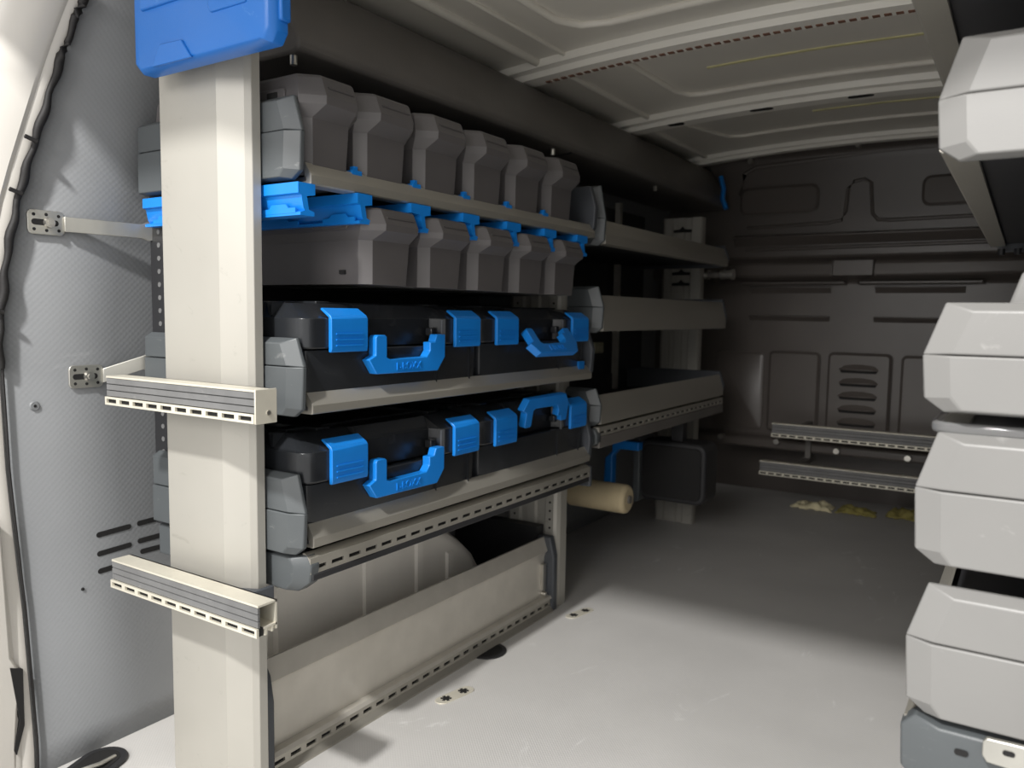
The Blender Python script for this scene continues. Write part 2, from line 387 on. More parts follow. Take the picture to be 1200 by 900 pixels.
pts = [(wallx(z) + .006, interp(SEAL, z) + .000, z) for z in [.70 - i * .70 / 30 for i in range(31)]]
MB().tube(pts, .0022, 6).build('seal_gap', 'rubber', dp, smooth=60)
for z in (1.065, .79, .98):
    MB().tube([(wallx(z) + .014, interp(SEAL, z) - .022, z + .006), (wallx(z) + .016, interp(SEAL, z) - .004, z)], .0035, 8).build('seal_clip', 'rubber', dp)

# ================================================================== LEFT SHELVING
def cap_mesh(mb, xo, sgn, L, z0, zs, z1, yf, depth=.019):
    """moulded end cap facing the rear door: chamfered aisle edge, seam line, lower half a touch proud"""
    def ring(pts, y): return [(xo - sgn * u, y, z) for u, z in pts]
    for (full, front, dy) in (
        ([(L, z0), (.021, z0), (.003, z0 + .013), (.0, zs), (L, zs)], [(L, z0 + .003), (.036, z0 + .003), (.027, z0 + .015), (.024, zs), (L, zs)], -.0016),
        ([(L, zs), (.0, zs), (.017, z1), (L, z1)], [(L, zs + .0015), (.0255, zs + .0015), (.041, z1 - .008), (L, z1 - .008)], 0.0)):
        mb.loft([ring(full, yf + depth), ring(full, yf + .013 + dy), ring(front, yf + dy)])
    return mb

def shelf_tray(unit, xo, sgn, L, y0, y1, z0, z1, cap_z, lip, mats=('sheet', 'lip', 'cap'), y_cap=None, farcap=True, far_z=None):
    """tray sheet > front lip, back lip, end caps"""
    xi = xo - sgn * L
    t = MB().box(xo - sgn * .012, xi, y0 + .01, y1 - .005, z0 + .006, z0 + .012).build('shelf', mats[0], unit)
    h = z1 - z0
    pf = [(xo - sgn * .018, z1), (xo - sgn * .0145, z1), (xo, z0 + h * .42), (xo, z0 + .002), (xo - sgn * .003, z0), (xo - sgn * .030, z0), (xo - sgn * .030, z0 + .005), (xo - sgn * .014, z0 + .006), (xo - sgn * .018, z1 - .004)]
    MB().prism(pf, 'y', y0 + .012, y1).build('front_lip', mats[1], t, smooth=20)
    MB().box(xi, xi + sgn * .004, y0 + .01, y1 - .005, z0 + .006, z0 + .07).build('back_lip', mats[0], t)
    c = MB(); cap_mesh(c, xo + sgn * .002, sgn, L, *cap_z, y_cap if y_cap else y0 - .021)
    c.build('end_cap', mats[2], t, bevel=.0015, smooth=12)
    if farcap:
        f = MB()
        cap_z = far_z or cap_z
        pts = [(L, cap_z[0]), (.030, cap_z[0]), (.004, cap_z[0] + .02), (0, cap_z[1]), (.017, cap_z[2]), (L, cap_z[2])]
        f.loft([[(xo + sgn * .002 - sgn * u, y, z) for u, z in pts] for y in (y1 - .004, y1 + .014)])
        f.build('end_cap', 'darkgrey', t, bevel=.003)
    return t

def ladder(mb, xa, xb, y0, y1, z0, z1, n, bar, axis='y', web=.3):
    """perforated strip: two long bars joined by short webs, open slots between"""
    if axis == 'y':
        mb.box(xa, xb, y0, y1, z0, z0 + bar); mb.box(xa, xb, y0, y1, z1 - bar, z1)
        st = (y1 - y0) / n
        for i in range(n + 1): 
            a = y0 + st * i - st * web / 2; mb.box(xa, xb, max(a, y0), min(a + st * web, y1), z0 + bar, z1 - bar)
    else:
        mb.box(y0, y1, xa, xb, z0, z0 + bar); mb.box(y0, y1, xa, xb, z1 - bar, z1)
        st = (y1 - y0) / n
        for i in range(n + 1):
            a = y0 + st * i - st * web / 2; mb.box(max(a, y0), min(a + st * web, y1), xa, xb, z0 + bar, z1 - bar)
    return mb

XF = -.94
u1 = root('shelving_unit', (-1.15, 1.3, 0), 'aluminium shelving unit with four levels behind the tall pale post', 'shelving')
# front upright
up = MB().prism([(-1.205, .790), (-1.060, .790), (-1.018, .808), (-1.010, .816), (-1.010, .832), (-1.205, .832)], 'z', 0, 1.20).build('upright', 'post', u1, bevel=.001, seg=2, smooth=12)
plab(up, 'pale aluminium upright post with bevelled edge')
st_ = MB().box(-1.347, -1.290, .859, .867, .40, 1.10).build('perforated_strip', 'black', u1)
hm = MB()
for i in range(29): hm.cyl((-1.322, .42 + i * .0235), .0046, 'y', .8582, .8595, 10)
o = hm.build('strip_holes', 'railgrey', st_); o['kind'] = 'stuff'
# far upright, ribbed
mb = MB(); pf = [(-1.205, 1.845), (-1.195, 1.838), (-1.165, 1.838), (-1.16, 1.845), (-1.145, 1.845), (-1.14, 1.838), (-1.115, 1.838), (-1.11, 1.845), (-1.085, 1.845), (-1.08, 1.838), (-1.055, 1.838), (-1.046, 1.842), (-1.040, 1.852), (-1.040, 1.885), (-1.205, 1.885)]
fu = mb.prism(pf, 'z', 0, 1.15).build('upright', 'post', u1, smooth=20)
for xx in (-1.180, -1.066):
    hm = MB()
    for i in range(44): hm.cyl((xx, .03 + i * .0235), .0032, 'y', 1.8368, 1.8385, 8)
    o = hm.build('upright_holes', 'hole', fu); o['kind'] = 'stuff'

t1 = shelf_tray(u1, XF, 1, .405, .858, 1.822, .994, 1.029, (1.000, 1.072, 1.126), None)
t2 = shelf_tray(u1, XF, 1, .400, .858, 1.822, .636, .670, (.633, .712, .757), None)
t3 = shelf_tray(u1, XF, 1, .385, .858, 1.822, .419, .457, (.411, .480, .541), None)
# rail level under the lowest shelf
t4 = MB().box(-1.30, -.955, .86, 1.825, .372, .380).build('rail_shelf', 'sheet', u1)
ra = MB(); ladder(ra, -.944, -.940, .862, 1.825, .378, .398, 24, .0068)
ra.box(-.958, -.940, .862, 1.825, .398, .404); ra.prism([(-.958, .404), (-.943, .404), (-.953, .411), (-.958, .411)], 'y', .862, 1.825)
ra.build('slotted_rail', 'lip', t4)
MB().box(-.958, -.9445, .862, 1.825, .372, .399).build('rail_backing', 'hole', t4)
MB().box(-.975, -.939, .866, 1.82, .366, .3775).build('rubber_strip', 'black', t4, bevel=.002)
mb = MB()
f0 = [(.385, .346), (.030, .346), (.004, .364), (0, .392), (.010, .4085), (.385, .4085)]; f1 = [(.385, .350), (.044, .350), (.028, .366), (.025, .392), (.032, .404), (.385, .404)]
mb.loft([[(XF + .002 - u, y, z) for u, z in f] for f, y in ((f0, .880), (f0, .862), (f1, .846))]); mb.build('end_cap', 'cap', t4, bevel=.002)
MB().box(-1.30, -.94, 1.826, 1.84, .35, .405).build('end_cap', 'darkgrey', t4, bevel=.004)

# blue runners hung under the top shelf
for i in range(7):
    yc = .826 + .1545 * i + (.028 if i == 0 else 0)
    x0, x1 = -1.335, -.934
    fl_ = .016 if i < 2 else .036
    mb = MB()
    mb.prism([(yc - fl_, .9935), (yc - fl_, .977), (yc - .010, .975), (yc - .006, .956), (yc - .003, .952), (yc - .012, .949), (yc - .012, .9445), (yc + .016, .9445), (yc + .016, .951), (yc + .005, .954), (yc + .001, .974), (yc + .018, .977), (yc + .018, .9935)], 'x', x0, x1)
    rn = mb.build('runner', 'blue', t1, smooth=25)
    plab(rn, 'blue plastic bin runner')
    for xs, xe in ((-1.02, -.945), (-1.20, -1.08), (-1.31, -1.25)):
        zl_, zt_ = .951, .962; n = 14; top = []
        for j in range(n + 1):
            f = j / n; top.append((xs + (xe - xs) * f, zl_ + (zt_ - zl_) * (1 if .25 < f < .75 else .45)))
        MB().prism([(xs, zl_ - .003)] + top + [(xe, zl_ - .003)], 'y', yc - .0125, yc - .010).build('runner_tab', 'blue', t1)
# blue clips between the bins on the top tray
for i in range(5):
    y = .982 + .1535 * i
    MB().box(-.965, -.952, y - .011, y + .011, 1.018, 1.033).box(-.965, -.955, y - .004, y + .004, 1.03, 1.040).build('bin_clip', 'blue', t1)
MB().box(-.958, -.948, 1.768, 1.796, .662, .682).build('bin_clip', 'blue', t2)

# base flap
fb = MB().prism([(-1.072, .199), (-1.064, .201), (-1.052, .164), (-1.058, .158), (-1.062, .146), (-1.062, .085), (-1.056, .045), (-1.056, .040), (-1.070, .040), (-1.078, .09), (-1.078, .16)], 'y', .862, 1.805).build('flap', 'alu', u1, smooth=20)
MB().prism([(-1.066, .043), (-1.040, .043), (-1.036, .036), (-1.048, .034), (-1.066, .030)], 'y', .862, 1.805).build('flap_ledge', 'alu', fb, smooth=20)
ra = MB(); ladder(ra, -1.044, -1.040, .862, 1.805, .012, .034, 26, .0075, web=.35)
ra.prism([(-1.044, .014), (-1.040, .014), (-1.030, .004), (-1.030, .0), (-1.044, .0)], 'y', .862, 1.805)
ra.build('slotted_rail', 'lip', fb)
MB().box(-1.06, -1.0445, .862, 1.805, .0, .034).build('rail_backing', 'hole', fb)
MB().prism([(-1.085, 0), (-1.030, 0), (-1.030, .14), (-1.038, .185), (-1.052, .206), (-1.085, .206)], 'y', .844, .863).build('flap_end', 'darkgrey', fb, bevel=.004)
MB().prism([(-1.085, 0), (-1.032, 0), (-1.032, .15), (-1.045, .203), (-1.085, .203)], 'y', 1.805, 1.828).build('flap_end', 'darkgrey', fb, bevel=.004)
MB().box(-1.062, -1.052, 1.785, 1.80, .06, .13).cyl((1.79, .05), .006, 'x', -1.058, -1.045, 10).build('flap_hinge', 'bolt', fb)
bb = MB().box(-1.36, -1.085, 1.80, 1.836, 0, .225).build('base_end_panel', 'black', u1)
# collars carrying the cross rails
for z in (.643, .330):
    MB().prism([(-1.222, .757), (-1.005, .757), (-.998, .77), (-.998, .838), (-1.007, .8375), (-1.007, .815), (-1.06, .7885), (-1.208, .7885), (-1.208, .8375), (-1.222, .838)], 'z', z, z + .026).build('collar', 'darkgrey', u1, bevel=.002)

# load rails
def load_rail(loc, x0, x1, y0, z0, label, h=.047, d=.034, capped=True, ns=10):
    r = root('load_rail', ((x0 + x1) / 2, y0 + d / 2, z0), label, 'load rail', 'load rails')
    b = MB()
    b.box(x0, x1, y0, y0 + d, z0 + h - .003, z0 + h); b.box(x0, x1, y0 + d - .003, y0 + d, z0 + .004, z0 + h)
    b.box(x0, x1, y0 + .010, y0 + d, z0 + .010, z0 + .013)
    b.box(x0, x1, y0 + .012, y0 + .016, z0, z0 + .010); b.box(x0, x1, y0 + .024, y0 + .027, z0 + .002, z0 + .010)
    b.build('channel', 'rail', r)
    MB().box(x0 + .001, x1 - .001, y0 + .0015, y0 + .0098, z0 + .001, z0 + .0125).build('slot_backing', 'hole', r)
    ins = MB(); zz = z0 + .0135; hh = (h - .0165) / 3
    for k in range(3):
        ins.prism([(y0 - .0005, zz + k * hh + .001), (y0 - .0005, zz + (k + 1) * hh - .001), (y0 + .003, zz + (k + 1) * hh), (y0 + .003, zz + k * hh)], 'x', x0 + .002, x1)
    ins.build('grooved_insert', 'railgrey', r, smooth=20)
    l = MB(); ladder(l, y0 - .003, y0 + .001, x0, x1, z0, z0 + .013, ns, .0032, axis='x', web=.25); l.build('slotted_strip', 'rail', r)
    if capped:
        c = MB().box(x1, x1 + .003, y0 - .002, y0 + d + .002, z0 - .001, z0 + h + .001).build('end_cap', 'rail', r, bevel=.001)
        MB().cyl((y0 + d * .6, z0 + .014), .0035, 'x', x1 + .002, x1 + .0045, 12).build('cap_screw', 'bolt', c)
    return r
load_rail(None, -1.262, -.893, .720, .642, 'upper grooved aluminium rail across the pale post, with a closed end')
load_rail(None, -1.262, -.893, .720, .334, 'lower grooved aluminium rail across the pale post, with an open hollow end', capped=False)
rA = load_rail(None, -.805, -.12, 3.07, .345, 'upper perforated rail in front of the bulkhead louvres', ns=22, h=.052)
rB = load_rail(None, -.84, -.12, 3.05, .198, 'lower perforated rail below the bulkhead louvres', ns=24, h=.052)

for rr, z, y in ((rA, .36, 3.10), (rB, .213, 3.08)):
    for x in (-.72, -.2): MB().box(x, x + .02, y, 3.285 if z > .3 else 3.36, z + .01, z + .03).prism([(3.26, z + .01), (3.275, z + .01), (3.275, .33), (3.26, .33)], 'x', x, x + .02).build('stand_off', 'dark', rr)
# wall brackets
def wall_bracket(y0, z, dz, yl, label):
    r = root('wall_bracket', (wallx(z), y0, z), label, 'bracket', 'strap brackets')
    x = wallx(z) + .001
    pts = [(y0 + u, z + w) for u, w in rrect(.060, .040, .008)]
    p = MB().prism(pts, 'x', x, x + .004).build('plate', 'steel', r, bevel=.0008)
    for u, w in ((-.020, .012), (-.020, -.012), (.020, .012), (.020, -.012), (0, .013), (0, -.013)):
        MB().cyl((y0 + u, z + w), .0028, 'x', x + .003, x + .0043, 10).build('plate_hole', 'hole', p)
    pts = [(y0 + u - .002, z + w) for u, w in rrect(.044, .010, .005)]
    MB().prism(pts, 'x', x + .003, x + .0043).build('plate_slot', 'hole', p)
    MB().cyl((y0 + .004, z), .0095, 'x', x + .003, x + .010, 16, .008).cyl((y0 + .004, z), .005, 'x', x + .010, x + .0125, 6).build('bolt', 'bolt', r)
    y1 = y0 + .028; e = []
    n = 10
    for k in range(n + 1):
        f = k / n; yy = y1 + (yl - y1) * f; zc = z + dz * f; hw = .0125; off = .004 + .03 * f
        e.append([(x + off, yy, zc - hw), (x + off + .004, yy, zc - hw), (x + off + .004, yy, zc + hw), (x + off, yy, zc + hw)])
    for (yy, dxx, tw) in ((yl + .012, .036, .017), (yl + .03, .040, .010), (yl + .045, .044, .010)):
        zc = z + dz
        e.append([(x + dxx, yy, zc - tw), (x + dxx + .006, yy, zc - tw), (x + dxx + .006, yy, zc + tw), (x + dxx, yy, zc + tw)])
    MB().loft(e).build('strap', 'steel', r, bevel=.0008, smooth=30)
    return r
wall_bracket(.694, .9395, -.002, .842, 'flat zinc strap bracket bolted high on the grey side panel')
wall_bracket(.755, .679, .022, .842, 'short zinc strap bracket bolted just above the upper cross rail')

# ---- far shelving unit
u2 = root('shelving_unit', (-1.15, 2.4, 0), 'far aluminium shelving unit beside the black bulkhead', 'shelving')
Y0, Y1 = 1.872, 2.885
far = []
for z0, z1, cz in ((.985, 1.048, (.98, 1.05, 1.135)), (.757, .852, (.752, .82, .875)), (.508, .586, (.503, .56, .605))):
    t = shelf_tray(u2, XF, 1, .39, Y0, Y1, z0, z1, cz, None, y_cap=Y0 - .008, far_z=(cz[0], (z0 + z1) / 2, z1 + .012)); far.append(t)
for x in (-1.055,):
    pass
t = MB().box(-1.30, -.955, Y0, Y1, .452, .459).build('rail_shelf', 'sheet', u2)
ra = MB(); ladder(ra, -.944, -.940, Y0, Y1, .478, .496, 24, .006); ra.box(-.958, -.94, Y0, Y1, .496, .502); ra.build('slotted_rail', 'lip', t)
MB().box(-.958, -.9445, Y0, Y1, .452, .497).build('rail_backing', 'hole', t)
MB().box(-.970, -.938, Y0, Y1, .446, .477).build('rubber_strip', 'dark', t, bevel=.002)
mb = MB()
f0 = [(.38, .446), (.03, .446), (0, .46), (0, .485), (.01, .5), (.38, .5)]
mb.loft([[(XF + .002 - u, y, z) for u, z in f0] for y in (Y0 - .016, Y0 + .012)]); mb.build('end_cap', 'cap', t, bevel=.004)
pf = []
xs = [-1.200, -1.19, -1.165, -1.16, -1.145, -1.14, -1.115, -1.11, -1.09, -1.085, -1.06, -1.05]
for i, x in enumerate(xs): pf.append((x, 2.892 + (.007 if i in (0, 3, 4, 7, 8) else 0)))
pf += [(-1.045, 2.90), (-1.045, 2.93), (-1.20, 2.93)]
fu2 = MB().prism(pf, 'z', 0, 1.17).build('upright', 'post', u2, smooth=20)
for z in (1.125, .965, .925):
    MB().prism([(-1.155, z - .010), (-1.085, z - .010), (-1.085, z), (-1.11, z + .002), (-1.12, z + .012), (-1.13, z + .002), (-1.155, z)], 'y', 2.886, 2.893).build('upright_slot', 'hole', fu2)
MB().box(-1.33, -1.31, 2.74, 2.76, .40, 1.22).build('wall_post', 'alu', u2)
MB().box(-1.365, -1.345, .99, 3.05, .50, 1.20).build('shade_sheet', 'black', u2)  # black sheet added to give the deep shadow behind the shelves
# fitting tube from the far upright
ft = root('strut_fitting', (-1.0, 2.95, .958), 'short metal strut fitting between far upright and bulkhead', 'fitting')
MB().cyl((2.945, .958), .017, 'x', -1.045, -1.03, 16).build('collar', 'bolt', ft)
MB().cyl((2.945, .958), .013, 'x', -1.03, -.985, 16).build('tube', 'dark', ft)
MB().cyl((2.945, .958), .018, 'x', -.985, -.97, 16).cyl((2.945, .958), .016, 'x', -.97, -.945, 16).cyl((2.945, .958), .020, 'x', -.945, -.935, 16).build('nut', 'bolt', ft)
tag(MB().box(-1.345, -1.322, 2.585, 2.655, .66, .70).box(-1.322, -1.316, 2.60, 2.64, .67, .69).build('wall_plug', 'cream', None, (-1.33, 2.62, .66), bevel=.006), 'small cream plastic plug on the dark wall behind far shelves', 'plug')
# hanging case
hc = root('hanging_case', (-.98, 2.55, .17), 'black rounded case with blue handle hung under the far shelf', 'case')
pts = [(-.980 + u, .275 + w) for u, w in rrect(.235, .205, .03)]
MB().prism(pts, 'y', 2.50, 2.62).build('body', 'black', hc, bevel=.008)
pts2 = [(-.980 + u, .275 + w) for u, w in rrect(.205, .175, .02)]
MB().prism(pts2, 'y', 2.494, 2.502).build('front_panel', 'hole', hc, bevel=.002)
MB().prism([(-1.112, .16), (-1.088, .165), (-1.088, .385), (-1.112, .385)], 'y', 2.48, 2.60).build('edge_band', 'cap', hc, bevel=.004)
hp = [(-1.20, .31), (-1.205, .20), (-1.18, .160), (-1.145, .152), (-1.135, .17), (-1.155, .19), (-1.172, .215), (-1.172, .32), (-1.15, .345), (-1.075, .345), (-1.075, .375), (-1.175, .375), (-1.175, .335)]
MB().prism(hp, 'y', 2.44, 2.475).build('handle', 'blue', hc, bevel=.004)
MB().box(-1.12, -1.09, 2.46, 2.50, .35, .375).build('handle_lug', 'black', hc)
MB().box(-1.0, -.96, 2.54, 2.58, .37, .447).build('hanger', 'black', hc)
# paper roll
pr = root('paper_roll', (-1.08, 2.15, .22), 'cream paper roll hanging under the far shelf behind the blue handle', 'roll')
MB().cyl((2.15, .250), .044, 'x', -1.175, -.975, 28).build('paper', 'paper', pr, bevel=.012, seg=3)
MB().cyl((2.15, .250), .012, 'x', -1.21, -.968, 14).box(-1.21, -1.204, 2.135, 2.165, .24, .447).build('holder', 'dark', pr)
# blue strap at the bulkhead corner
tag(MB().tube([(-1.075, 3.17, 1.36), (-1.06, 3.165, 1.31), (-1.062, 3.16, 1.27), (-1.045, 3.16, 1.23)], .014, 8, .7).build('tie_strap', 'blue', None, (-1.06, 3.16, 1.23), smooth=60), 'small blue tie strap hanging at the bulkhead top corner', 'strap')

# ================================================================== WHEEL ARCH, FLOOR FITTINGS
AP = [(.945, 0), (.947, .18), (.952, .27), (.965, .325), (1.0, .345), (1.15, .350), (1.32, .335), (1.42, .315), (1.50, .275), (1.56, .235), (1.60, .20), (1.635, .15), (1.655, .08), (1.66, 0)]
wa = root('wheel_arch', (-1.25, 1.25, 0), 'cream wheel arch cover with pressed ribs behind the base flap', 'wheel arch')
mb = MB()
cy, cz_ = 1.29, .0
r0 = [(-1.368, y, z) for y, z in AP]; r1 = [(-1.175, y, z) for y, z in AP]
r2 = [(-1.155, cy + (y - cy) * .985, z * .955) for y, z in AP]; r3 = [(-1.150, cy + (y - cy) * .93, z * .90) for y, z in AP]
mb.loft([r0, r1, r2, r3]); mb.build('cover', 'arch', wa, smooth=50)
for y, zt in ((.98, .29), (1.215, .30), (1.385, .28), (1.50, .225)):
    MB().loft([[(-1.152, y - .018, .0), (-1.144, y - .012, .0), (-1.144, y + .008, .0), (-1.152, y + .012, .0)], [(-1.152, y - .018, zt), (-1.144, y - .012, zt - .006), (-1.144, y + .008, zt - .006), (-1.152, y + .012, zt)]]).build('pressed_rib', 'arch', wa, smooth=20)
def floor_plate(x, y, ang, label):
    r = root('floor_plate', (x, y, 0), label, 'floor plate', 'oblong fixing plates in the floor')
    ca, sa = math.cos(ang), math.sin(ang)
    T = lambda u, w: (x + u * ca - w * sa, y + u * sa + w * ca)
    b = MB().prism([T(u, w) for u, w in rrect(.098, .030, .014)], 'z', 0, .0022).build('plate', 'rail', r, bevel=.0006)
    for s in (-.024, .024):
        h = MB()
        for k in range(3):
            a = math.pi * k / 3 + .3
            c_, s_ = math.cos(a), math.sin(a)
            q = [(s + u * c_ - w * s_, u * s_ + w * c_) for u, w in ((-.0115, -.0032), (.0115, -.0032), (.0115, .0032), (-.0115, .0032))]
            h.prism([T(*p) for p in q], 'z', .0018, .0025 + k * .00012)
        h.build('star_hole', 'hole', b)
floor_plate(-.963, 1.278, math.radians(78), 'oblong steel floor plate with star holes, nearest the camera')
floor_plate(-.966, 1.835, math.radians(78), 'oblong steel floor plate with star holes, near the far upright')
gr = root('floor_grommet', (-1.035, 1.497, 0), 'round black lashing recess half under the base flap', 'grommet')
MB().cyl((-1.035, 1.497), .048, 'z', 0, .0025, 28).build('rim', 'black', gr)
MB().cyl((-1.035, 1.497), .038, 'z', .002, .0032, 28).build('cup', 'hole', gr)
gr = root('lashing_recess', (-1.325, .69, 0), 'black oval lashing recess at the foot of the grey panel', 'lashing recess')
MB().prism([(-1.315 + u * .9 - w * .35, .700 + u * .35 + w * .9) for u, w in rrect(.085, .15, .042, 8)], 'z', 0, .006).build('rim', 'black', gr, bevel=.003)
MB().prism([(-1.315 + u * .9 - w * .35, .700 + u * .35 + w * .9) for u, w in rrect(.060, .122, .030, 8)], 'z', .005, .0068).build('cup', 'hole', gr)
MB().tube([(-1.33, .66, .006), (-1.31, .67, .014), (-1.30, .71, .014), (-1.315, .745, .006)], .004, 8).build('ring', 'steel', gr, smooth=60)

def rag(x, y, rx, ry, h, m, seed, label):
    mb = MB(); bm = bmesh.new(); bmesh.ops.create_grid(bm, x_segments=26, y_segments=18, size=1)
    vs = []
    for v in bm.verts:
        q = Vector((v.co.x * 2.2 + seed, v.co.y * 2.2, seed)); e = 1 + .25 * noise.noise(q)
        z = .003 + h * max(0, (.55 + noise.noise(q * 1.1)) * (1 - max(abs(v.co.x), abs(v.co.y)) ** 3)) + .006 * noise.noise(q * 4)
        vs.append((x + v.co.x * rx * e, y + v.co.y * ry * e, max(z, .001)))
    fs = [tuple(v.index for v in f.verts) for f in bm.faces]; bm.free()
    mb.add(vs, fs); o = mb.build('rag', m, None, (x, y, 0), smooth=80)
    sd = o.modifiers.new('thick', 'SOLIDIFY'); sd.thickness = .003
    return tag(o, label, 'rag')
rag(-.72, 3.46, .075, .05, .03, 'ragcream', 3.1, 'crumpled cream rag on the floor under the bulkhead rails')
rag(-.55, 3.47, .07, .05, .022, 'ragolive', 8.7, 'crumpled olive rag next to the cream rag on the floor')
rag(-.38, 3.52, .06, .06, .03, 'ragolive', 15.2, 'olive rag on the floor by the right-hand end caps')

# ================================================================== BINS
def ring(X, Yl, w, D, z, of, os, c):
    xb = X - D
    return [(xb, Yl - os, z), (X + of - c, Yl - os, z), (X + of, Yl - os + c, z), (X + of, Yl + w + os - c, z), (X + of - c, Yl + w + os, z), (xb, Yl + w + os, z)]
def make_bin(X, Yl, z0, label, group, w=.128, D=.37, H=.134):
    r = root('storage_bin', (X - D / 2, Yl + w / 2, z0), label, 'bin', group)
    s = H / .134
    b = MB(); c = .017
    R = [ring(X, Yl, w, D, z0, -.004, -.004, c), ring(X, Yl, w, D, z0 + .078 * s, 0, 0, c), ring(X, Yl, w, D, z0 + .0785 * s, .001, .0005, c),
         ring(X, Yl, w, D, z0 + .094 * s, .025, .0075, c + .013), ring(X, Yl, w, D, z0 + .105 * s, .026, .0075, c + .013), ring(X, Yl, w, D, z0 + .130 * s, .015, .004, c + .009), ring(X, Yl, w, D, z0 + H, .010, .002, c + .007),
         ring(X, Yl, w, D, z0 + H, .003, -.003, c), ring(X, Yl, w, D - .003, z0 + .008, -.008, -.007, c)]
    b.loft(R); body = b.build('body', 'bin', r, bevel=.0006, smooth=12)
    # front collar seam and side grip
    g_ = MB().prism([(X - .075 + u, z0 + .108 * s + w_) for u, w_ in rrect(.085, .020, .006)], 'y', Yl - .0100, Yl - .001).build('side_grip', 'bin', r, bevel=.0015)
    MB().prism([(X - .060 + u, z0 + .108 * s + w_) for u, w_ in rrect(.024, .009, .002)], 'y', Yl - .0108, Yl - .006).build('grip_hole', 'hole', g_)
    MB().prism([(X - .055 + u, z0 + .022 * s + w_) for u, w_ in rrect(.013, .007, .001)], 'y', Yl - .0012, Yl + .006).build('latch_hole', 'hole', r)
    MB().box(X + .018, X + .0225, Yl + .030, Yl + w - .026, z0 + .1165 * s, z0 + .1185 * s).build('collar_ridge', 'bin', r)
    return r
ordn = ['nearest the pale post', 'second from the pale post', 'third from the pale post', 'fourth from the pale post', 'fifth from the pale post', 'sixth from the pale post']
for i in range(6):
    make_bin(-.950, .987 + .1535 * (i - 1) if i else .8655, 1.010, 'charcoal storage bin on the top shelf, ' + ordn[i], 'bins standing on the top shelf', w=.128 if i else .1115, H=.152)
nth = ['leftmost, its whole side showing', 'second from the left', 'middle one of five', 'fourth from the left', 'rightmost of five']
for i in range(5):
    make_bin(-.940, .989 + .1545 * i, .846, 'charcoal storage bin hanging on blue runners, ' + nth[i], 'bins hanging under the top shelf', H=.128)

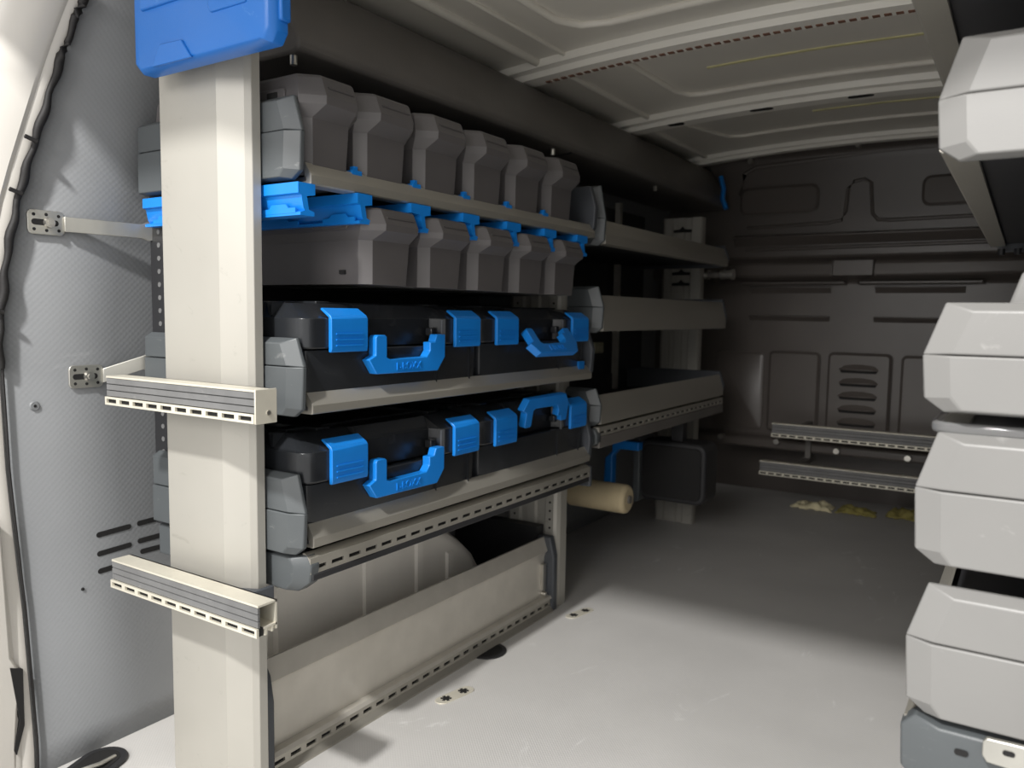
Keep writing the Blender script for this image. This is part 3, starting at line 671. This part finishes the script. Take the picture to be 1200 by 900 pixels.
# ================================================================== CASES
LET = text_mesh('L-BOXX', .019, .0010)
def make_case(Yl, z0, zl, z1, ang, label, w=.466, hs=0.0, F=-.953, D=.35):
    r = root('tool_case', (F - D / 2, Yl + w / 2, z0), label, 'tool case', 'black tool cases on the shelves')
    xb = F - D
    b = MB(); c = .014
    plan = lambda o: [(xb, Yl - o), (F + o - c, Yl - o), (F + o - c * .3, Yl - o + c * .3), (F + o, Yl - o + c), (F + o, Yl + w + o - c), (F + o - c * .3, Yl + w + o - c * .3), (F + o - c, Yl + w + o), (xb, Yl + w + o)]
    b.loft([[(x, y, z0) for x, y in plan(-.006)], [(x, y, z0 + .01) for x, y in plan(-.002)], [(x, y, zl - .004) for x, y in plan(0)]])
    body = b.build('body', 'case', r, bevel=.001, smooth=30)
    MB().box(F - .004, F + .0012, Yl + .330, Yl + .332, z0 + .01, zl - .004).box(F - .004, F + .0012, Yl + w - .030, Yl + w - .027, z0 + .01, zl - .006).build('body_rib', 'case', body)
    # lid: corner blocks proud, middle recessed behind the handle
    def lp(o, f0, dx=.022):
        c = .022; f = f0
        q = [(xb, Yl - o), (f + o - c, Yl - o)]
        for k in range(1, 6):
            a = math.pi / 2 * k / 6; q.append((f + o - c + c * math.sin(a), Yl - o + c - c * math.cos(a)))
        q += [(f + o, Yl - o + c), (f + o, Yl + .128), (f + o - .008, Yl + .134), (f - dx, Yl + .142), (f - dx, Yl + .335), (f + o - .006, Yl + .345), (f + o, Yl + .352), (f + o, Yl + w + o - c)]
        for k in range(1, 6):
            a = math.pi / 2 * k / 6; q.append((f + o - c + c * math.cos(a), Yl + w + o - c + c * math.sin(a)))
        q += [(f + o - c, Yl + w + o), (xb, Yl + w + o)]
        return q
    l = MB(); zm = zl + (z1 - zl) * .66
    l.loft([[(x, y, zl - .002) for x, y in lp(.004, F)], [(x, y, zl + .001) for x, y in lp(.006, F)], [(x, y, zm) for x, y in lp(.006, F)], [(x, y, zm + .003) for x, y in lp(.003, F - .004)], [(x, y, z1) for x, y in lp(-.018, F - .024, .012)]])
    lid = l.build('lid', 'case', r, bevel=.001, smooth=28)
    # ribs and notches on the lid
    rb = MB()
    for x0 in (F - .08, F - .19, F - .29): rb.box(x0, x0 - .03, Yl + .03, Yl + w - .03, z1 - .002, z1 + .003)
    rb.box(F - .32, F - .05, Yl + .07, Yl + .10, z1 - .001, z1 + .004); rb.box(F - .32, F - .05, Yl + w - .10, Yl + w - .07, z1 - .001, z1 + .004)
    rb.build('lid_rib', 'case', lid, bevel=.001)
    for xx in (F - .075, F - .12):
        MB().prism([(xx - .009, z1 + .001), (xx - .002, zm + .004), (xx + .002, zm + .004), (xx + .005, z1 + .001), (xx + .002, z1 + .001), (xx, zm + .009), (xx - .006, z1 + .001)], 'y', Yl - .005, Yl + .02).build('lid_notch', 'case', lid)
    # hinge pins beside the recess
    for yy in (Yl + .134, Yl + .348):
        MB().cyl((F - .001, yy), .0035, 'z', zl - .006, zm - .002, 10).build('hinge_pin', 'darkgrey', lid)
    # latches
    for ya, yb in ((Yl + .044, Yl + .128), (Yl + .375, Yl + .458)):
        x = F + .006; zt = zm + .0015; zb = zl - .008
        pf = [(x, zb), (x + .006, zb), (x + .0075, zb + .006), (x + .0075, zt - .001), (x + .004, zt + .004), (x - .016, zt + .016), (x - .019, zt + .013), (x, zt)]
        la = MB().prism(pf, 'y', ya, yb).build('latch', 'blue', r, bevel=.0012, smooth=20)
        rb = MB()
        for k in range(3): 
            zz = zb + .010 + k * .0095; rb.box(x + .007, x + .0092, ya + .010, yb - .012, zz, zz + .0022)
        rb.build('latch_rib', 'blue', la)
    # handle, hinged at its arms
    zh = zl + .018; Yh = Yl + hs
    hp = [(.126, -.041), (.145, -.0665), (.313, -.0685), (.335, -.043), (.335, .0), (.310, .0), (.304, -.014), (.290, -.014), (.290, -.030), (.280, -.041), (.180, -.042), (.171, -.038), (.171, -.002), (.166, .001), (.147, .001), (.143, -.004), (.143, -.034)]
    ca, sa = math.cos(ang), math.sin(ang); px = F + .004
    def T(u, dz, dx):   # swing about the hinge line
        return (px + dx * ca - dz * sa, Yh + u, zh + dx * sa + dz * ca)
    h = MB().loft([[T(u, v, -.004) for u, v in hp], [T(u, v, .014) for u, v in hp]]).build('handle', 'blue', r, bevel=.0016, seg=2)
    t = MB(); t.add([T(.229 + v[0], -.0555 + v[1], .0145 + v[2]) for v in LET[0]], LET[1]); t.build('lettering', 'blue', h)
    mb = MB().box(F - .018, F - .002, Yl + .318, Yl + .334, zh - .004, zh + .012); mb.build('handle_mount', 'case', r, bevel=.002)
    return r
A45 = math.radians(38); AUP = math.radians(170)
make_case(.866, .650, .741, .812, 0, 'black tool case on the upper case shelf with blue handle hanging down')
make_case(1.341, .650, .741, .812, A45, 'black tool case on the upper case shelf with blue handle swung outwards', hs=.010)
make_case(.866, .433, .524, .598, 0, 'black tool case on the lowest shelf with blue handle hanging down')
make_case(1.341, .433, .524, .598, AUP, 'black tool case on the lowest shelf with blue handle folded up', hs=.024)

# blue case over the post
bc = root('blue_case', (-1.01, .76, 1.15), 'bright blue plastic case mounted over the top of the post', 'case')
x0, x1 = -1.180, -.864; zb = 1.158; zt = 1.40
def fr(o, y): return [(x0 + o, y, zb + .012 + o * .5), (x0 + .012 + o, y, zb + o * .5), (x1 - .05, y, zb + o * .5), (x1 - .010 - o, y, zb + o * .5), (x1 - o, y, zb + .014 + o * .5), (x1 - o, y, zt - o), (x0 + o, y, zt - o)]
mb = MB().loft([fr(.004, .762), fr(0, .760), fr(0, .752), fr(0, .742), fr(.006, .732), fr(.012, .729)]); mb.build('shell', 'bluecase', bc, bevel=.003)
mb = MB().box(x1 - .012, x1 + .005, .744, .762, zb + .028, zt); mb.build('rim_band', 'bluecase', bc, bevel=.003)
MB().prism([(x0 + .03, 1.245), (x0 + .15, 1.245), (x0 + .145, 1.33), (x0 + .03, 1.33)], 'y', .7245, .732).build('front_pad', 'bluecase', bc, bevel=.003)
MB().prism([(x0 + .195, 1.213), (x0 + .27, 1.213), (x0 + .27, 1.33), (x0 + .19, 1.33), (x0 + .19, 1.222)], 'y', .726, .731).build('front_pad', 'bluecase', bc, bevel=.002)
MB().prism([(x0 + .055, zb + .002), (x0 + .150, zb + .002), (x0 + .128, zb + .030), (x0 + .075, zb + .032)], 'y', .7262, .731).build('grip_lug', 'bluecase', bc, bevel=.0015)
MB().box(-1.17, -1.06, .761, .790, 1.185, 1.25).build('mount', 'black', bc)
# ================================================================== RIGHT SHELVING
u3 = root('shelving_unit', (.15, 1.4, 0), 'right-hand shelving unit showing only its pale grey end caps', 'shelving')
XR = -.083; YE = 2.03
M['cap2'] = mat('light_grey_plastic_cap', srgb((130, 129, 127)), 0.4, 0.0, 0.03, 6, 0.05, 500, scuff=srgb((228, 226, 222)), scuff_amt=0.3, scuff_scale=10)
for z0, z1, cz in ((1.109, 1.144, (1.103, 1.16, 1.21)), (.960, .990, (.948, 1.006, 1.061)), (.725, .755, (.712, .7665, .8165)), (.576, .608, (.563, .6365, .692)), (.424, .455, (.411, .486, .542))):
    shelf_tray(u3, XR - (.033 if z0 > 1.05 else 0), -1, .41, .866, YE, z0, z1, cz, None, y_cap=.848, mats=('sheet', 'lip', 'cap2'))
t = MB().box(-.07, .33, .87, YE, .372, .38).build('rail_shelf', 'sheet', u3)
MB().box(-.083, -.07, .87, YE, .35, .40).build('slotted_rail', 'lip', t)
mb = MB()
f0 = [(.41, .335), (.020, .335), (.002, .352), (0, .395), (.012, .4075), (.41, .4075)]; f1 = [(.41, .338), (.044, .338), (.036, .355), (.034, .398), (.036, .404), (.41, .404)]
mb.loft([[(XR - .002 + u, y, z) for u, z in f] for f, y in ((f0, .880), (f0, .858), (f1, .846))]); ec = mb.build('end_cap', 'cap', t, bevel=.002)
for x, z in ((-.030, .387), (.006, .378), (.04, .388), (-.012, .355)):
    MB().prism([(x + u, z + w) for u, w in rrect(.012, .006, .0029)], 'y', .8448, .848).build('cap_hole', 'hole', t)
tb = MB().prism([(-.013 + 0, .394), (-.009, .388), (.07, .384), (.07, .413), (-.010, .411), (-.013, .407)], 'y', .838, .8445).build('tab_bracket', 'steel', t, bevel=.001)
MB().prism([(.008 + u, .402 + w) for u, w in rrect(.010, .005, .0024)], 'y', .8372, .84).build('tab_hole', 'hole', t)
for y in (.80, YE + .005):
    MB().prism([(.06, y), (.22, y), (.22, y + .04), (.06, y + .04)], 'z', 0, 1.25).build('upright', 'post', u3, bevel=.003)
MB().box(-.115, -.085, YE + .02, YE + .06, 0, .42).build('far_strut', 'alu', u3, bevel=.002)
MB().box(-.10, .07, YE + .02, YE + .05, .17, .44).build('far_bracket', 'alu', u3)
for x in (-.06, -.03):
    MB().cyl((x, YE - .03), .007, 'z', .940, .953, 10).build('tray_bolt', 'black', u3)

# clear box on the right-hand tray and small grey case
cb = root('clear_box', (.05, 1.0, .69), 'clear plastic lidded box squeezed between two pale end caps', 'box')
MB().prism([(.066 + u, 1.0 + w) for u, w in rrect(.272, .26, .02)], 'z', .6465, .690).build('tub', 'clear', cb, bevel=.003)
MB().prism([(.066 + u, 1.0 + w) for u, w in rrect(.284, .274, .024)], 'z', .690, .7015).build('lid', 'clear', cb, bevel=.003)
MB().box(-.04, .2, .90, 1.10, .6485, .665).build('contents', 'brown', cb)
gc = root('small_case', (.07, 1.0, .73), 'small grey case with an outlined mark at the right edge', 'case')
MB().prism([(-.022, .729), (-.018, .815), (-.008, .848), (.15, .848), (.15, .729)], 'y', .90, 1.08).build('body', 'cap2', gc, bevel=.004)
mk = MB()
o_ = rrect(.022, .012, .005); i_ = rrect(.018, .008, .003)
cxm, czm = .008, .831
mk.loft([[(cxm + a, .8992, czm + b) for a, b in o_], [(cxm + a, .8992, czm + b) for a, b in i_], [(cxm + a, .8985, czm + b) for a, b in i_], [(cxm + a, .8985, czm + b) for a, b in o_], [(cxm + a, .8992, czm + b) for a, b in o_]], cap0=False, cap1=False)
mk.build('mark', 'hole', gc)
